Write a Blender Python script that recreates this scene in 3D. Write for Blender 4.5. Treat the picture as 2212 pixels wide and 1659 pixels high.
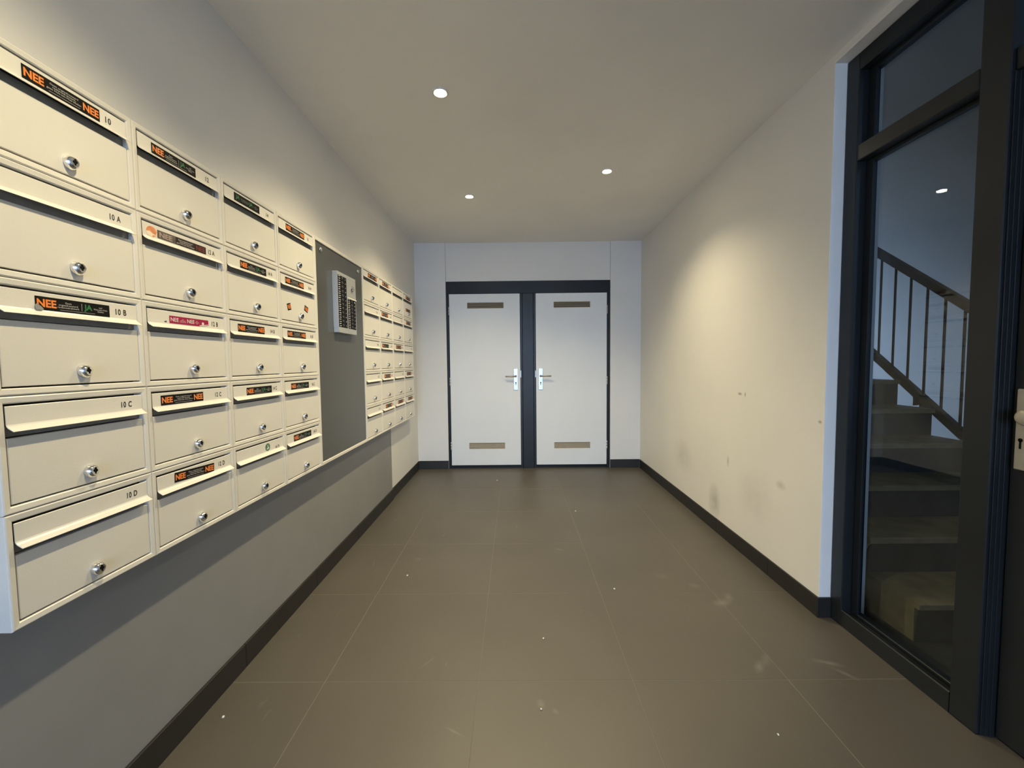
import bpy, bmesh, math, random
from mathutils import Matrix, Vector

# ---------------------------------------------------------------- reset
for o in list(bpy.data.objects):
    bpy.data.objects.remove(o, do_unlink=True)
SC = bpy.context.scene
COL = SC.collection
random.seed(7)
rad = math.radians

# ---------------------------------------------------------------- camera
F_PX = 878.48
pi_, ya_, ro_ = rad(-3.0894), rad(-0.3728), rad(-0.5897)
fwd = Vector((math.sin(ya_) * math.cos(pi_), math.cos(ya_) * math.cos(pi_), math.sin(pi_)))
rt = fwd.cross(Vector((0, 0, 1))).normalized()
up = rt.cross(fwd)
rt2 = math.cos(ro_) * rt + math.sin(ro_) * up
up2 = -math.sin(ro_) * rt + math.cos(ro_) * up
cam_d = bpy.data.cameras.new('camera')
cam = bpy.data.objects.new('camera', cam_d)
COL.objects.link(cam)
M = Matrix((rt2, up2, -fwd)).transposed().to_4x4()
M.translation = Vector((0, 0, 1.2395))
cam.matrix_world = M
cam_d.sensor_fit = 'HORIZONTAL'
cam_d.sensor_width = 36.0
cam_d.lens = 36.0 * F_PX / 2212.0
cam_d.clip_start = 0.02
SC.camera = cam

# ---------------------------------------------------------------- world, lights, exposure
SC.view_settings.view_transform = 'Standard'
SC.view_settings.look = 'None'
SC.view_settings.gamma = 1.0
SC.view_settings.use_curve_mapping = False
SC.view_settings.exposure = 0.05
SKY = (0.57, 0.79, 1.18)
SKY_STRENGTH = 9.8
LAMP_COL = (1.0, 0.85, 0.52)
LAMP_W = 85.0
LAMP_WIDE_W = 0.7
w = bpy.data.worlds.new('overcast_sky')
SC.world = w
w.use_nodes = True
bg = w.node_tree.nodes['Background']
bg.inputs[0].default_value = (*SKY, 1)
bg.inputs[1].default_value = SKY_STRENGTH


def portal(name, loc, rot, sx, sy):
    l = bpy.data.lights.new(name, 'AREA')
    l.shape = 'RECTANGLE'
    l.size, l.size_y = sx, sy
    l.cycles.is_portal = True
    o = bpy.data.objects.new(name, l)
    COL.objects.link(o)
    o.location, o.rotation_euler = loc, rot
    return o


portal('entrance_daylight_portal', (0.16, -5.02, 1.29), (rad(90), 0, 0), 2.5, 2.46)
portal('stair_daylight_portal', (3.68, -1.22, 2.25), (rad(90), 0, 0), 0.24, 3.5)


# ---------------------------------------------------------------- materials
def new_mat(name):
    m = bpy.data.materials.new(name)
    m.use_nodes = True
    nt = m.node_tree
    return m, nt, nt.nodes['Principled BSDF']


def mat(name, col, rough=0.5, metal=0.0, bump=0.0, bscale=300.0, var=0.0, vscale=3.0, spec=0.5, detail=3.0):
    m, nt, b = new_mat(name)
    b.inputs['Base Color'].default_value = (*col, 1)
    b.inputs['Roughness'].default_value = rough
    b.inputs['Metallic'].default_value = metal
    b.inputs['Specular IOR Level'].default_value = spec
    tc = None
    if bump or var:
        tc = nt.nodes.new('ShaderNodeTexCoord')
    if bump:
        n = nt.nodes.new('ShaderNodeTexNoise')
        n.inputs['Scale'].default_value = bscale
        n.inputs['Detail'].default_value = detail
        nt.links.new(tc.outputs['Object'], n.inputs['Vector'])
        bp = nt.nodes.new('ShaderNodeBump')
        bp.inputs['Strength'].default_value = bump
        bp.inputs['Distance'].default_value = 0.002
        nt.links.new(n.outputs['Fac'], bp.inputs['Height'])
        nt.links.new(bp.outputs['Normal'], b.inputs['Normal'])
    if var:
        n = nt.nodes.new('ShaderNodeTexNoise')
        n.inputs['Scale'].default_value = vscale
        n.inputs['Detail'].default_value = 6
        nt.links.new(tc.outputs['Object'], n.inputs['Vector'])
        r = nt.nodes.new('ShaderNodeValToRGB')
        r.color_ramp.elements[0].position = 0.3
        r.color_ramp.elements[1].position = 0.7
        r.color_ramp.elements[0].color = (*[c * (1 - var) for c in col], 1)
        r.color_ramp.elements[1].color = (*[min(1, c * (1 + var)) for c in col], 1)
        nt.links.new(n.outputs['Fac'], r.inputs['Fac'])
        nt.links.new(r.outputs['Color'], b.inputs['Base Color'])
    return m


def wall_mat(name, col, spots=()):
    """painted plaster; spots = (y, z, ry, rz, strength) are scuffs and smudges with their own shape"""
    m, nt, b = new_mat(name)
    b.inputs['Roughness'].default_value = 0.6
    b.inputs['Specular IOR Level'].default_value = 0.3
    tc = nt.nodes.new('ShaderNodeTexCoord')
    n = nt.nodes.new('ShaderNodeTexNoise')
    n.inputs['Scale'].default_value = 120
    n.inputs['Detail'].default_value = 4
    nt.links.new(tc.outputs['Object'], n.inputs['Vector'])
    bp = nt.nodes.new('ShaderNodeBump')
    bp.inputs['Strength'].default_value = 0.12
    bp.inputs['Distance'].default_value = 0.002
    nt.links.new(n.outputs['Fac'], bp.inputs['Height'])
    nt.links.new(bp.outputs['Normal'], b.inputs['Normal'])
    v = nt.nodes.new('ShaderNodeTexNoise')
    v.inputs['Scale'].default_value = 2.2
    v.inputs['Detail'].default_value = 5
    nt.links.new(tc.outputs['Object'], v.inputs['Vector'])
    r = nt.nodes.new('ShaderNodeValToRGB')
    r.color_ramp.elements[0].position = 0.25
    r.color_ramp.elements[1].position = 0.6
    r.color_ramp.elements[0].color = (*[c * 0.955 for c in col], 1)
    r.color_ramp.elements[1].color = (*col, 1)
    nt.links.new(v.outputs['Fac'], r.inputs['Fac'])
    out = r.outputs['Color']
    if spots:
        v2 = nt.nodes.new('ShaderNodeTexNoise')
        v2.inputs['Scale'].default_value = 14
        v2.inputs['Detail'].default_value = 5
        nt.links.new(tc.outputs['Object'], v2.inputs['Vector'])
        for (y, z, ry, rz, s) in spots:
            mp = nt.nodes.new('ShaderNodeMapping')
            mp.vector_type = 'POINT'
            mp.inputs['Location'].default_value = (0, -y / ry, -z / rz)
            mp.inputs['Scale'].default_value = (0, 1 / ry, 1 / rz)
            nt.links.new(tc.outputs['Object'], mp.inputs['Vector'])
            ln = nt.nodes.new('ShaderNodeVectorMath')
            ln.operation = 'LENGTH'
            nt.links.new(mp.outputs['Vector'], ln.inputs[0])
            mr = nt.nodes.new('ShaderNodeMapRange')
            mr.inputs['From Min'].default_value = 1.0
            mr.inputs['From Max'].default_value = 0.2
            nt.links.new(ln.outputs['Value'], mr.inputs['Value'])
            mu = nt.nodes.new('ShaderNodeMath')
            mu.operation = 'MULTIPLY'
            nt.links.new(mr.outputs['Result'], mu.inputs[0])
            nt.links.new(v2.outputs['Fac'], mu.inputs[1])
            mu2 = nt.nodes.new('ShaderNodeMath')
            mu2.operation = 'MULTIPLY'
            mu2.inputs[1].default_value = s
            nt.links.new(mu.outputs[0], mu2.inputs[0])
            mx = nt.nodes.new('ShaderNodeMixRGB')
            mx.inputs['Color2'].default_value = (0.22, 0.21, 0.19, 1)
            nt.links.new(mu2.outputs[0], mx.inputs['Fac'])
            nt.links.new(out, mx.inputs['Color1'])
            out = mx.outputs['Color']
    nt.links.new(out, b.inputs['Base Color'])
    return m


def tile_mat(name, col, scuff=0.5, spots=()):
    """matt dark porcelain tile with cloudy tone and pale dusty scuffs"""
    m, nt, b = new_mat(name)
    b.inputs['Specular IOR Level'].default_value = 0.75
    geo = nt.nodes.new('ShaderNodeNewGeometry')
    n = nt.nodes.new('ShaderNodeTexNoise')
    n.inputs['Scale'].default_value = 1.6
    n.inputs['Detail'].default_value = 7
    nt.links.new(geo.outputs['Position'], n.inputs['Vector'])
    r = nt.nodes.new('ShaderNodeValToRGB')
    r.color_ramp.elements[0].position = 0.3
    r.color_ramp.elements[1].position = 0.75
    r.color_ramp.elements[0].color = (*[c * 0.88 for c in col], 1)
    r.color_ramp.elements[1].color = (*[c * 1.1 for c in col], 1)
    nt.links.new(n.outputs['Fac'], r.inputs['Fac'])
    # dusty scuffs, two stretched noises with a high threshold
    mp = nt.nodes.new('ShaderNodeMapping')
    mp.inputs['Rotation'].default_value = (0, 0, 0.5)
    mp.inputs['Scale'].default_value = (9.0, 3.2, 1)
    nt.links.new(geo.outputs['Position'], mp.inputs['Vector'])
    n2 = nt.nodes.new('ShaderNodeTexNoise')
    n2.inputs['Scale'].default_value = 1.0
    n2.inputs['Detail'].default_value = 6
    n2.inputs['Roughness'].default_value = 0.62
    n2.inputs['Distortion'].default_value = 0.8
    nt.links.new(mp.outputs['Vector'], n2.inputs['Vector'])
    r2 = nt.nodes.new('ShaderNodeValToRGB')
    r2.color_ramp.elements[0].position = 0.66
    r2.color_ramp.elements[1].position = 0.82
    r2.color_ramp.elements[0].color = (0, 0, 0, 1)
    r2.color_ramp.elements[1].color = (scuff, scuff, scuff, 1)
    nt.links.new(n2.outputs['Fac'], r2.inputs['Fac'])
    mx = nt.nodes.new('ShaderNodeMixRGB')
    mx.inputs['Color2'].default_value = (0.42, 0.40, 0.36, 1)
    nt.links.new(r2.outputs['Color'], mx.inputs['Fac'])
    nt.links.new(r.outputs['Color'], mx.inputs['Color1'])
    out = mx.outputs['Color']
    n4 = nt.nodes.new('ShaderNodeTexNoise')
    n4.inputs['Scale'].default_value = 22
    n4.inputs['Detail'].default_value = 6
    nt.links.new(geo.outputs['Position'], n4.inputs['Vector'])
    for (x, y, rx, ry, ang, st) in spots:
        sb = nt.nodes.new('ShaderNodeVectorMath')
        sb.operation = 'SUBTRACT'
        sb.inputs[1].default_value = (x, y, 0)
        nt.links.new(geo.outputs['Position'], sb.inputs[0])
        mp2 = nt.nodes.new('ShaderNodeMapping')
        mp2.vector_type = 'TEXTURE'
        mp2.inputs['Rotation'].default_value = (0, 0, ang)
        mp2.inputs['Scale'].default_value = (rx, ry, 1)
        nt.links.new(sb.outputs['Vector'], mp2.inputs['Vector'])
        ln = nt.nodes.new('ShaderNodeVectorMath')
        ln.operation = 'LENGTH'
        nt.links.new(mp2.outputs['Vector'], ln.inputs[0])
        mr = nt.nodes.new('ShaderNodeMapRange')
        mr.inputs['From Min'].default_value = 1.0
        mr.inputs['From Max'].default_value = 0.1
        nt.links.new(ln.outputs['Value'], mr.inputs['Value'])
        m1 = nt.nodes.new('ShaderNodeMath')
        m1.operation = 'MULTIPLY'
        nt.links.new(mr.outputs['Result'], m1.inputs[0])
        nt.links.new(n4.outputs['Fac'], m1.inputs[1])
        m2 = nt.nodes.new('ShaderNodeMath')
        m2.operation = 'MULTIPLY'
        m2.inputs[1].default_value = st * 0.5
        nt.links.new(m1.outputs[0], m2.inputs[0])
        m3 = nt.nodes.new('ShaderNodeMixRGB')
        m3.inputs['Color2'].default_value = (0.36, 0.34, 0.31, 1)
        nt.links.new(m2.outputs[0], m3.inputs['Fac'])
        nt.links.new(out, m3.inputs['Color1'])
        out = m3.outputs['Color']
    nt.links.new(out, b.inputs['Base Color'])
    n3 = nt.nodes.new('ShaderNodeTexNoise')
    n3.inputs['Scale'].default_value = 160
    nt.links.new(geo.outputs['Position'], n3.inputs['Vector'])
    bp = nt.nodes.new('ShaderNodeBump')
    bp.inputs['Strength'].default_value = 0.08
    bp.inputs['Distance'].default_value = 0.001
    nt.links.new(n3.outputs['Fac'], bp.inputs['Height'])
    nt.links.new(bp.outputs['Normal'], b.inputs['Normal'])
    b.inputs['Roughness'].default_value = 0.47
    return m


def glass_mat(name, tint):
    """thin clear pane: Schlick reflection over straight transmission"""
    m = bpy.data.materials.new(name)
    m.use_nodes = True
    nt = m.node_tree
    nt.nodes.remove(nt.nodes['Principled BSDF'])
    out = nt.nodes['Material Output']
    lw = nt.nodes.new('ShaderNodeLayerWeight')
    lw.inputs['Blend'].default_value = 0.5
    pw = nt.nodes.new('ShaderNodeMath')
    pw.operation = 'POWER'
    pw.inputs[1].default_value = 5
    nt.links.new(lw.outputs['Facing'], pw.inputs[0])
    ma = nt.nodes.new('ShaderNodeMath')
    ma.operation = 'MULTIPLY_ADD'
    ma.inputs[1].default_value = 0.96
    ma.inputs[2].default_value = 0.04
    nt.links.new(pw.outputs[0], ma.inputs[0])
    tr = nt.nodes.new('ShaderNodeBsdfTransparent')
    tr.inputs[0].default_value = (*tint, 1)
    gl = nt.nodes.new('ShaderNodeBsdfGlossy')
    gl.inputs['Roughness'].default_value = 0.0
    mx = nt.nodes.new('ShaderNodeMixShader')
    nt.links.new(ma.outputs[0], mx.inputs['Fac'])
    nt.links.new(tr.outputs[0], mx.inputs[1])
    nt.links.new(gl.outputs[0], mx.inputs[2])
    nt.links.new(mx.outputs[0], out.inputs['Surface'])
    return m


def emit_mat(name, col, s):
    m, nt, b = new_mat(name)
    b.inputs['Base Color'].default_value = (0.9, 0.9, 0.9, 1)
    b.inputs['Emission Color'].default_value = (*col, 1)
    b.inputs['Emission Strength'].default_value = s
    return m


M_WALL = wall_mat('white_wall_paint', (0.80, 0.78, 0.74))
M_WALLR = wall_mat('white_wall_paint_scuffed', (0.80, 0.78, 0.74),
                   [(2.93, 0.20, 0.10, 0.16, 0.75), (2.62, 1.02, 0.03, 0.012, 1.7), (2.56, 1.02, 0.012, 0.02, 1.5),
                    (3.5, 0.42, 0.22, 0.16, 0.35), (2.45, 0.42, 0.2, 0.2, 0.22), (2.2, 0.55, 0.05, 0.03, 0.5),
                    (2.75, 0.55, 0.02, 0.05, 0.6), (1.93, 0.94, 0.015, 0.01, 1.6)])
M_CEIL = wall_mat('ceiling_paint', (0.87, 0.845, 0.80))
M_WALLE = wall_mat('end_wall_paint', (0.78, 0.78, 0.77))
M_LIPSHADE = mat('shaded_slot_grey', (0.26, 0.255, 0.24), 0.7, bump=0.1, bscale=300, var=0.08, vscale=60)  # grey stands in for the shade beneath the flap lip
M_REVEAL = mat('reveal_lift_white', (0.92, 0.90, 0.86), 0.5, bump=0.03, bscale=200, var=0.02, vscale=8)
M_GREY = mat('grey_panel_paint', (0.27, 0.27, 0.265), 0.5, bump=0.06, bscale=200, var=0.05, vscale=4)
M_PLATE = mat('grey_steel_plate', (0.082, 0.082, 0.074), 0.24, bump=0.03, bscale=300, spec=0.5)
M_TILE = tile_mat('dark_floor_tile', (0.088, 0.077, 0.062), 0.35,
                  [(1.05, 2.022, 0.06, 0.035, 0.3, 0.9), (1.11, 2.07, 0.025, 0.05, -0.4, 0.7), (0.979, 2.182, 0.04, 0.03, 0, 0.55), (0.977, 1.586, 0.05, 0.02, 0.9, 0.9), (1.028, 1.624, 0.02, 0.05, -0.6, 0.7), (1.27, 1.604, 0.07, 0.016, -0.35, 0.8), (1.29, 1.547, 0.06, 0.014, -0.9, 0.7), (0.284, 2.625, 0.05, 0.012, -0.5, 0.8), (0.083, 1.412, 0.018, 0.025, 0.2, 0.9), (0.133, 1.379, 0.012, 0.018, 0.6, 0.6), (0.836, 2.281, 0.05, 0.03, 0.2, 0.4), (-0.217, 1.303, 0.05, 0.006, -0.5, 0.5), (-0.37, 1.621, 0.05, 0.007, 0.9, 0.4), (-1.089, 1.937, 0.06, 0.01, 0.7, 0.25)])
M_GROUT = mat('pale_grout', (0.19, 0.175, 0.15), 0.8, bump=0.2, bscale=400)
M_PLINTH = mat('black_plinth_tile', (0.018, 0.017, 0.016), 0.45, var=0.15, vscale=9)
M_CREAM = mat('cream_powder_coat', (0.79, 0.755, 0.68), 0.24, bump=0.16, bscale=420, var=0.015, vscale=5, detail=1.0)
M_SLOT = mat('mailbox_gap_shade', (0.05, 0.05, 0.048), 0.7, var=0.1)  # dark colour paints the shade seen in gaps round flap and door
M_CHROME = mat('polished_chrome', (0.80, 0.80, 0.80), 0.12, 1.0, bump=0.01, bscale=50)
M_STEEL = mat('brushed_steel', (0.72, 0.76, 0.80), 0.38, 1.0, bump=0.03, bscale=250)
M_ALU = mat('satin_aluminium', (0.62, 0.62, 0.60), 0.42, 0.6, bump=0.02, bscale=250)
M_BLACK = mat('black_print', (0.008, 0.007, 0.007), 0.6, var=0.2, spec=0.15)
M_INK = mat('black_lettering', (0.012, 0.011, 0.010), 0.6, var=0.1)
M_ORANGE = mat('orange_print', (0.90, 0.26, 0.05), 0.45, var=0.06, vscale=60)
M_GREEN = mat('green_print', (0.03, 0.20, 0.07), 0.45, var=0.06, vscale=60)
M_GREENL = mat('green_disc_print', (0.06, 0.20, 0.10), 0.45, var=0.06, vscale=60)
M_LGREY = mat('pale_grey_print', (0.50, 0.49, 0.46), 0.5, var=0.1, vscale=80)
M_DGREY = mat('dim_grey_print', (0.22, 0.22, 0.20), 0.5, var=0.1, vscale=80)
M_PINK = mat('magenta_sticker', (0.36, 0.006, 0.055), 0.4, var=0.05, vscale=40)
M_WHITE = mat('white_print', (0.80, 0.74, 0.72), 0.5, var=0.05)
M_FADE = mat('faded_sticker', (0.10, 0.085, 0.075), 0.5, var=0.35, vscale=45)
M_FADEL = mat('faded_pink_print', (0.42, 0.30, 0.26), 0.5, var=0.15, vscale=70)
M_RUST = mat('dark_red_print', (0.22, 0.045, 0.03), 0.5, var=0.1, vscale=70)
M_MAROON = mat('dark_sticker', (0.022, 0.010, 0.009), 0.4, var=0.2, vscale=40)
M_PEACH = mat('peach_print', (0.86, 0.68, 0.52), 0.5, var=0.12, vscale=40)
M_ORSOFT = mat('worn_orange_print', (0.72, 0.27, 0.11), 0.5, var=0.2, vscale=60)
M_GREYCURL = mat('grey_sticker_back', (0.30, 0.29, 0.28), 0.5, var=0.15, vscale=60)
M_FRAME = mat('blue_black_frame_paint', (0.012, 0.016, 0.021), 0.36, spec=0.28, bump=0.05, bscale=90, var=0.15, vscale=5)
M_FRAMEG = mat('navy_frame_paint', (0.016, 0.019, 0.022), 0.36, spec=0.35, bump=0.05, bscale=90, var=0.12, vscale=5)
M_DOOR = mat('pale_grey_door', (0.78, 0.81, 0.84), 0.45, bump=0.03, bscale=200, var=0.015, vscale=3)
M_SLATM = mat('beige_grille', (0.60, 0.54, 0.44), 0.5, var=0.08, vscale=60)
M_GDARK = mat('grille_shadow_gap', (0.10, 0.085, 0.065), 0.8, var=0.1)
M_HANDLE = mat('bronze_lever', (0.48, 0.42, 0.36), 0.3, 0.7, bump=0.01)
M_PLATEB = mat('champagne_lock_plate', (0.44, 0.40, 0.32), 0.42, 0.2, bump=0.05, bscale=250, var=0.05, vscale=30)
M_STEP = mat('beige_stone_step', (0.30, 0.24, 0.13), 0.55, bump=0.1, bscale=120, var=0.22, vscale=12)
M_RISER = mat('dark_riser', (0.045, 0.046, 0.045), 0.6, bump=0.05, bscale=120, var=0.3, vscale=8)
M_RAIL = mat('dark_balustrade_paint', (0.045, 0.043, 0.040), 0.5, bump=0.03, bscale=90, var=0.1, vscale=9)
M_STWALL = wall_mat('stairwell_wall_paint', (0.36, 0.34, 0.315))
M_GLASS = glass_mat('clear_pane', (0.86, 0.90, 0.92))
M_BULB = emit_mat('glowing_lamp', (1.0, 0.86, 0.58), 110.0)
M_RING = mat('white_lamp_ring', (0.75, 0.72, 0.66), 0.35, var=0.03)
M_NAVYBTN = mat('dark_call_button', (0.05, 0.05, 0.05), 0.35, 0.0, var=0.1, vscale=90)
M_PAVE = mat('outdoor_paving', (0.30, 0.30, 0.29), 0.8, bump=0.2, bscale=20, var=0.2, vscale=3)
M_CRUMB = mat('pale_crumb', (0.75, 0.72, 0.66), 0.8, bump=0.2, bscale=200, var=0.2, vscale=90)
M_CRUMBO = mat('orange_crumb', (0.65, 0.42, 0.16), 0.8, bump=0.2, bscale=200, var=0.2, vscale=90)


# ---------------------------------------------------------------- mesh helpers
class MB:
    def __init__(self):
        self.v, self.f, self.mi, self.sm = [], [], [], []

    def face(self, idx, m=0, smooth=False):
        self.f.append(idx)
        self.mi.append(m)
        self.sm.append(smooth)

    def box(self, x0, x1, y0, y1, z0, z1, m=0, bev=0.0):
        b = min(bev, (x1 - x0) * 0.45, (y1 - y0) * 0.45, (z1 - z0) * 0.45) if bev else 0
        if not b:
            n = len(self.v)
            self.v += [(x0, y0, z0), (x1, y0, z0), (x1, y1, z0), (x0, y1, z0), (x0, y0, z1), (x1, y0, z1), (x1, y1, z1), (x0, y1, z1)]
            for q in ((0, 3, 2, 1), (4, 5, 6, 7), (0, 1, 5, 4), (1, 2, 6, 5), (2, 3, 7, 6), (3, 0, 4, 7)):
                self.face([n + i for i in q], m)
            return self
        bm = bmesh.new()
        bmesh.ops.create_cube(bm, size=1)
        for vv in bm.verts:
            vv.co = Vector((x0 if vv.co.x < 0 else x1, y0 if vv.co.y < 0 else y1, z0 if vv.co.z < 0 else z1))
        bmesh.ops.bevel(bm, geom=list(bm.edges), offset=b, segments=1, affect='EDGES', profile=0.5)
        self.add_bm(bm, m)
        return self

    def add_bm(self, bm, m=0, smooth=False):
        n = len(self.v)
        bm.verts.ensure_lookup_table()
        self.v += [tuple(vv.co) for vv in bm.verts]
        for f in bm.faces:
            self.face([n + vv.index for vv in f.verts], m, smooth)
        bm.free()

    def extrude(self, prof, axis, a, b, m=0, smooth=False):
        """closed 2-D profile, prism along axis: 'y' profile (x,z); 'x' profile (y,z); 'z' profile (x,y)"""
        n = len(self.v)
        k = len(prof)
        for t in (a, b):
            for (p, q) in prof:
                self.v.append({'y': (p, t, q), 'x': (t, p, q), 'z': (p, q, t)}[axis])
        for i in range(k):
            j = (i + 1) % k
            self.face([n + i, n + j, n + k + j, n + k + i], m, smooth)
        self.face([n + i for i in range(k)][::-1], m)
        self.face([n + k + i for i in range(k)], m)
        return self

    def lathe(self, prof, axis, c, seg=20, m=0, sy=1.0, smooth=True):
        """prof = [(r, t)], t runs along axis from centre c"""
        n = len(self.v)
        for (r, t) in prof:
            for s in range(seg):
                a = 2 * math.pi * s / seg
                p, q = r * math.cos(a), r * math.sin(a) * sy
                if axis == 'x':
                    self.v.append((c[0] + t, c[1] + p, c[2] + q))
                elif axis == 'y':
                    self.v.append((c[0] + p, c[1] + t, c[2] + q))
                else:
                    self.v.append((c[0] + p, c[1] + q, c[2] + t))
        for i in range(len(prof) - 1):
            for s in range(seg):
                s2 = (s + 1) % seg
                self.face([n + i * seg + s, n + i * seg + s2, n + (i + 1) * seg + s2, n + (i + 1) * seg + s], m, smooth)
        self.face([n + s for s in range(seg)][::-1], m)
        self.face([n + (len(prof) - 1) * seg + s for s in range(seg)], m)
        return self

    def bar(self, p, q, r, seg=8, m=0):
        """round bar between two points"""
        p, q = Vector(p), Vector(q)
        d = (q - p).normalized()
        a = d.orthogonal().normalized()
        b = d.cross(a)
        n = len(self.v)
        for c in (p, q):
            for s in range(seg):
                t = 2 * math.pi * s / seg
                self.v.append(tuple(c + r * (math.cos(t) * a + math.sin(t) * b)))
        for s in range(seg):
            s2 = (s + 1) % seg
            self.face([n + s, n + s2, n + seg + s2, n + seg + s], m, True)
        self.face([n + s for s in range(seg)][::-1], m)
        self.face([n + seg + s for s in range(seg)], m)
        return self

    def mesh(self, name, mats):
        me = bpy.data.meshes.new(name)
        me.from_pydata(self.v, [], self.f)
        for mm in (mats if isinstance(mats, (list, tuple)) else [mats]):
            me.materials.append(mm)
        me.polygons.foreach_set('material_index', self.mi)
        me.polygons.foreach_set('use_smooth', self.sm)
        bm = bmesh.new()
        bm.from_mesh(me)
        bmesh.ops.recalc_face_normals(bm, faces=list(bm.faces))
        bm.to_mesh(me)
        bm.free()
        me.update()
        return me


def put(name, me, parent=None, loc=(0, 0, 0), **props):
    o = bpy.data.objects.new(name, me)
    COL.objects.link(o)
    o.location = loc
    if parent is not None:
        o.parent = parent
    for k, v in props.items():
        o[k] = v
    return o


def obj(name, mb, mats, parent=None, loc=(0, 0, 0), **props):
    return put(name, mb.mesh(name, mats), parent, loc, **props)


def thing(name, loc, label, cat, group=None):
    o = bpy.data.objects.new(name, None)
    COL.objects.link(o)
    o.location = loc
    o.empty_display_size = 0.05
    o['label'], o['category'] = label, cat
    if group:
        o['group'] = group
    return o


def struct(name, label, cat, loc=(0, 0, 0), mb=None, mats=None):
    o = obj(name, mb, mats, None, loc) if mb else thing(name, loc, label, cat)
    o['label'], o['category'], o['kind'] = label, cat, 'structure'
    return o


_txt = {}


def text_mesh(s, bold=0.0, material=None, res=3, space=1.0):
    """text as a flat mesh, bounding box scaled to the unit square; returns (mesh, aspect)"""
    key = (s, bold, material.name, res, space)
    if key in _txt:
        return _txt[key]
    cu = bpy.data.curves.new('lettering', 'FONT')
    cu.body = s
    cu.align_x = 'CENTER'
    cu.resolution_u = res
    cu.offset = bold
    cu.space_character = space
    cu.space_line = 0.9
    cu.fill_mode = 'FRONT'
    t = bpy.data.objects.new('lettering', cu)
    COL.objects.link(t)
    dg = bpy.context.evaluated_depsgraph_get()
    me = bpy.data.meshes.new_from_object(t.evaluated_get(dg))
    bpy.data.objects.remove(t)
    bpy.data.curves.remove(cu)
    xs = [v.co.x for v in me.vertices]
    ys = [v.co.y for v in me.vertices]
    x0, x1, y0, y1 = min(xs), max(xs), min(ys), max(ys)
    for v in me.vertices:
        # text plane -> wall plane: right = +y, up = +z, facing +x
        v.co = Vector((0, (v.co.x - x0) / (x1 - x0) - 0.5, (v.co.y - y0) / (y1 - y0) - 0.5))
    me.materials.clear()
    me.materials.append(material)
    me.update()
    _txt[key] = (me, (x1 - x0) / (y1 - y0))
    return _txt[key]


def lettering(name, s, parent, y, z, wd, ht, material, x=0.0004, bold=0.0, res=3, space=1.0):
    me, asp = text_mesh(s, bold, material, res, space)
    o = put(name, me, parent, (x, y, z))
    if wd is None:
        wd = ht * asp * 0.82
    o.scale = (1, wd, ht)
    return o


def poly_plate(pts, x0, x1, m=0):
    mb = MB()
    mb.extrude(pts, 'x', x0, x1, m)
    return mb


# ---------------------------------------------------------------- dimensions
H = 2.597
XL, XR = -1.13, 1.45
YS = -1.2                    # facade side of the stairwell
YB, YE = -5.0, 4.69          # facade behind the camera, face of the end piers
XG = 1.505                   # room face of the glazed screen

# ---------------------------------------------------------------- floor
fl = struct('floor', 'dark floor of large square tiles with thin pale joints', 'floor', (0, 0, 0),
            MB().box(XL - 0.02, 1.62, YB, 4.80, -0.14, -0.0007), M_GROUT)
tx, ty = -0.152, 1.519
J = 0.0011
for i in range(-3, 4):
    for j in range(-12, 7):
        a0, a1 = tx + 0.6 * i + J, tx + 0.6 * (i + 1) - J
        b0, b1 = ty + 0.6 * j + J, ty + 0.6 * (j + 1) - J
        a0, a1, b0, b1 = max(a0, XL), min(a1, 1.60), max(b0, YB), min(b1, 4.78)
        if a1 - a0 < 0.02 or b1 - b0 < 0.02:
            continue
        dz = random.uniform(-0.0001, 0.0001)
        obj('floor_tile', MB().box(a0, a1, b0, b1, -0.010, dz, bev=0.0005), M_TILE, fl)

# ---------------------------------------------------------------- walls and ceiling
struct('wall_left', 'plain white wall behind and above the mailboxes', 'wall', (0, 0, 0),
       MB().box(XL - 0.2, XL, YB - 0.2, 4.95, -0.14, H), M_WALL)
mb = MB().box(XR, XR + 0.22, 1.905, 4.95, -0.14, H)
wr = struct('wall_right', 'cream white wall with faint scuffs ending at the glazed screen', 'wall', (0, 0, 0), mb, M_WALLR)
obj('lintel_strip', MB().box(XR, XR + 0.22, YB - 0.2, 1.905, 2.560, H), M_WALLR, wr)
obj('front_part', MB().box(XR, XR + 0.22, YB - 0.2, 0.219, -0.14, 2.560), M_WALL, wr)
obj('reveal_lift', MB().box(XR + 0.0008, XG - 0.001, 1.9030, 1.9050, 0.098, 2.5595), M_REVEAL, wr)  # added strip, whiter than the wall paint, to brighten the reveal
we = struct('wall_end', 'white end wall with two piers and a panel above the twin doors', 'wall', (0, 0, 0),
            MB().box(XL, XR, 4.775, 4.95, -0.14, H), M_WALLE)
obj('pier', MB().box(XL, -0.778, YE, 4.775, -0.14, H), M_WALLE, we)
obj('pier', MB().box(1.102, XR, YE, 4.775, -0.14, H), M_WALLE, we)
obj('header_panel', MB().box(-0.7765, 1.1005, 4.702, 4.775, 2.165, H), M_WALLE, we)
# facade behind the camera with the entrance opening
mb = MB()
mb.box(XL, -1.09, YB - 0.2, YB, -0.14, H)
mb.box(1.41, XR + 0.22, YB - 0.2, YB, -0.14, H)
mb.box(-1.09, 1.41, YB - 0.2, YB, 2.52, H)
mb.box(-1.09, 1.41, YB - 0.2, YB, -0.14, 0.04)
struct('wall_back', 'dark blue entrance frame around a wide daylight opening', 'wall', (0, 0, 0), mb, M_FRAME)
ce = struct('ceiling', 'smooth painted ceiling with small recessed spots', 'ceiling', (0, 0, 0),
            MB().box(XL - 0.2, XR + 0.22, YB - 0.2, 4.95, H, H + 0.25), M_CEIL)
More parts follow.
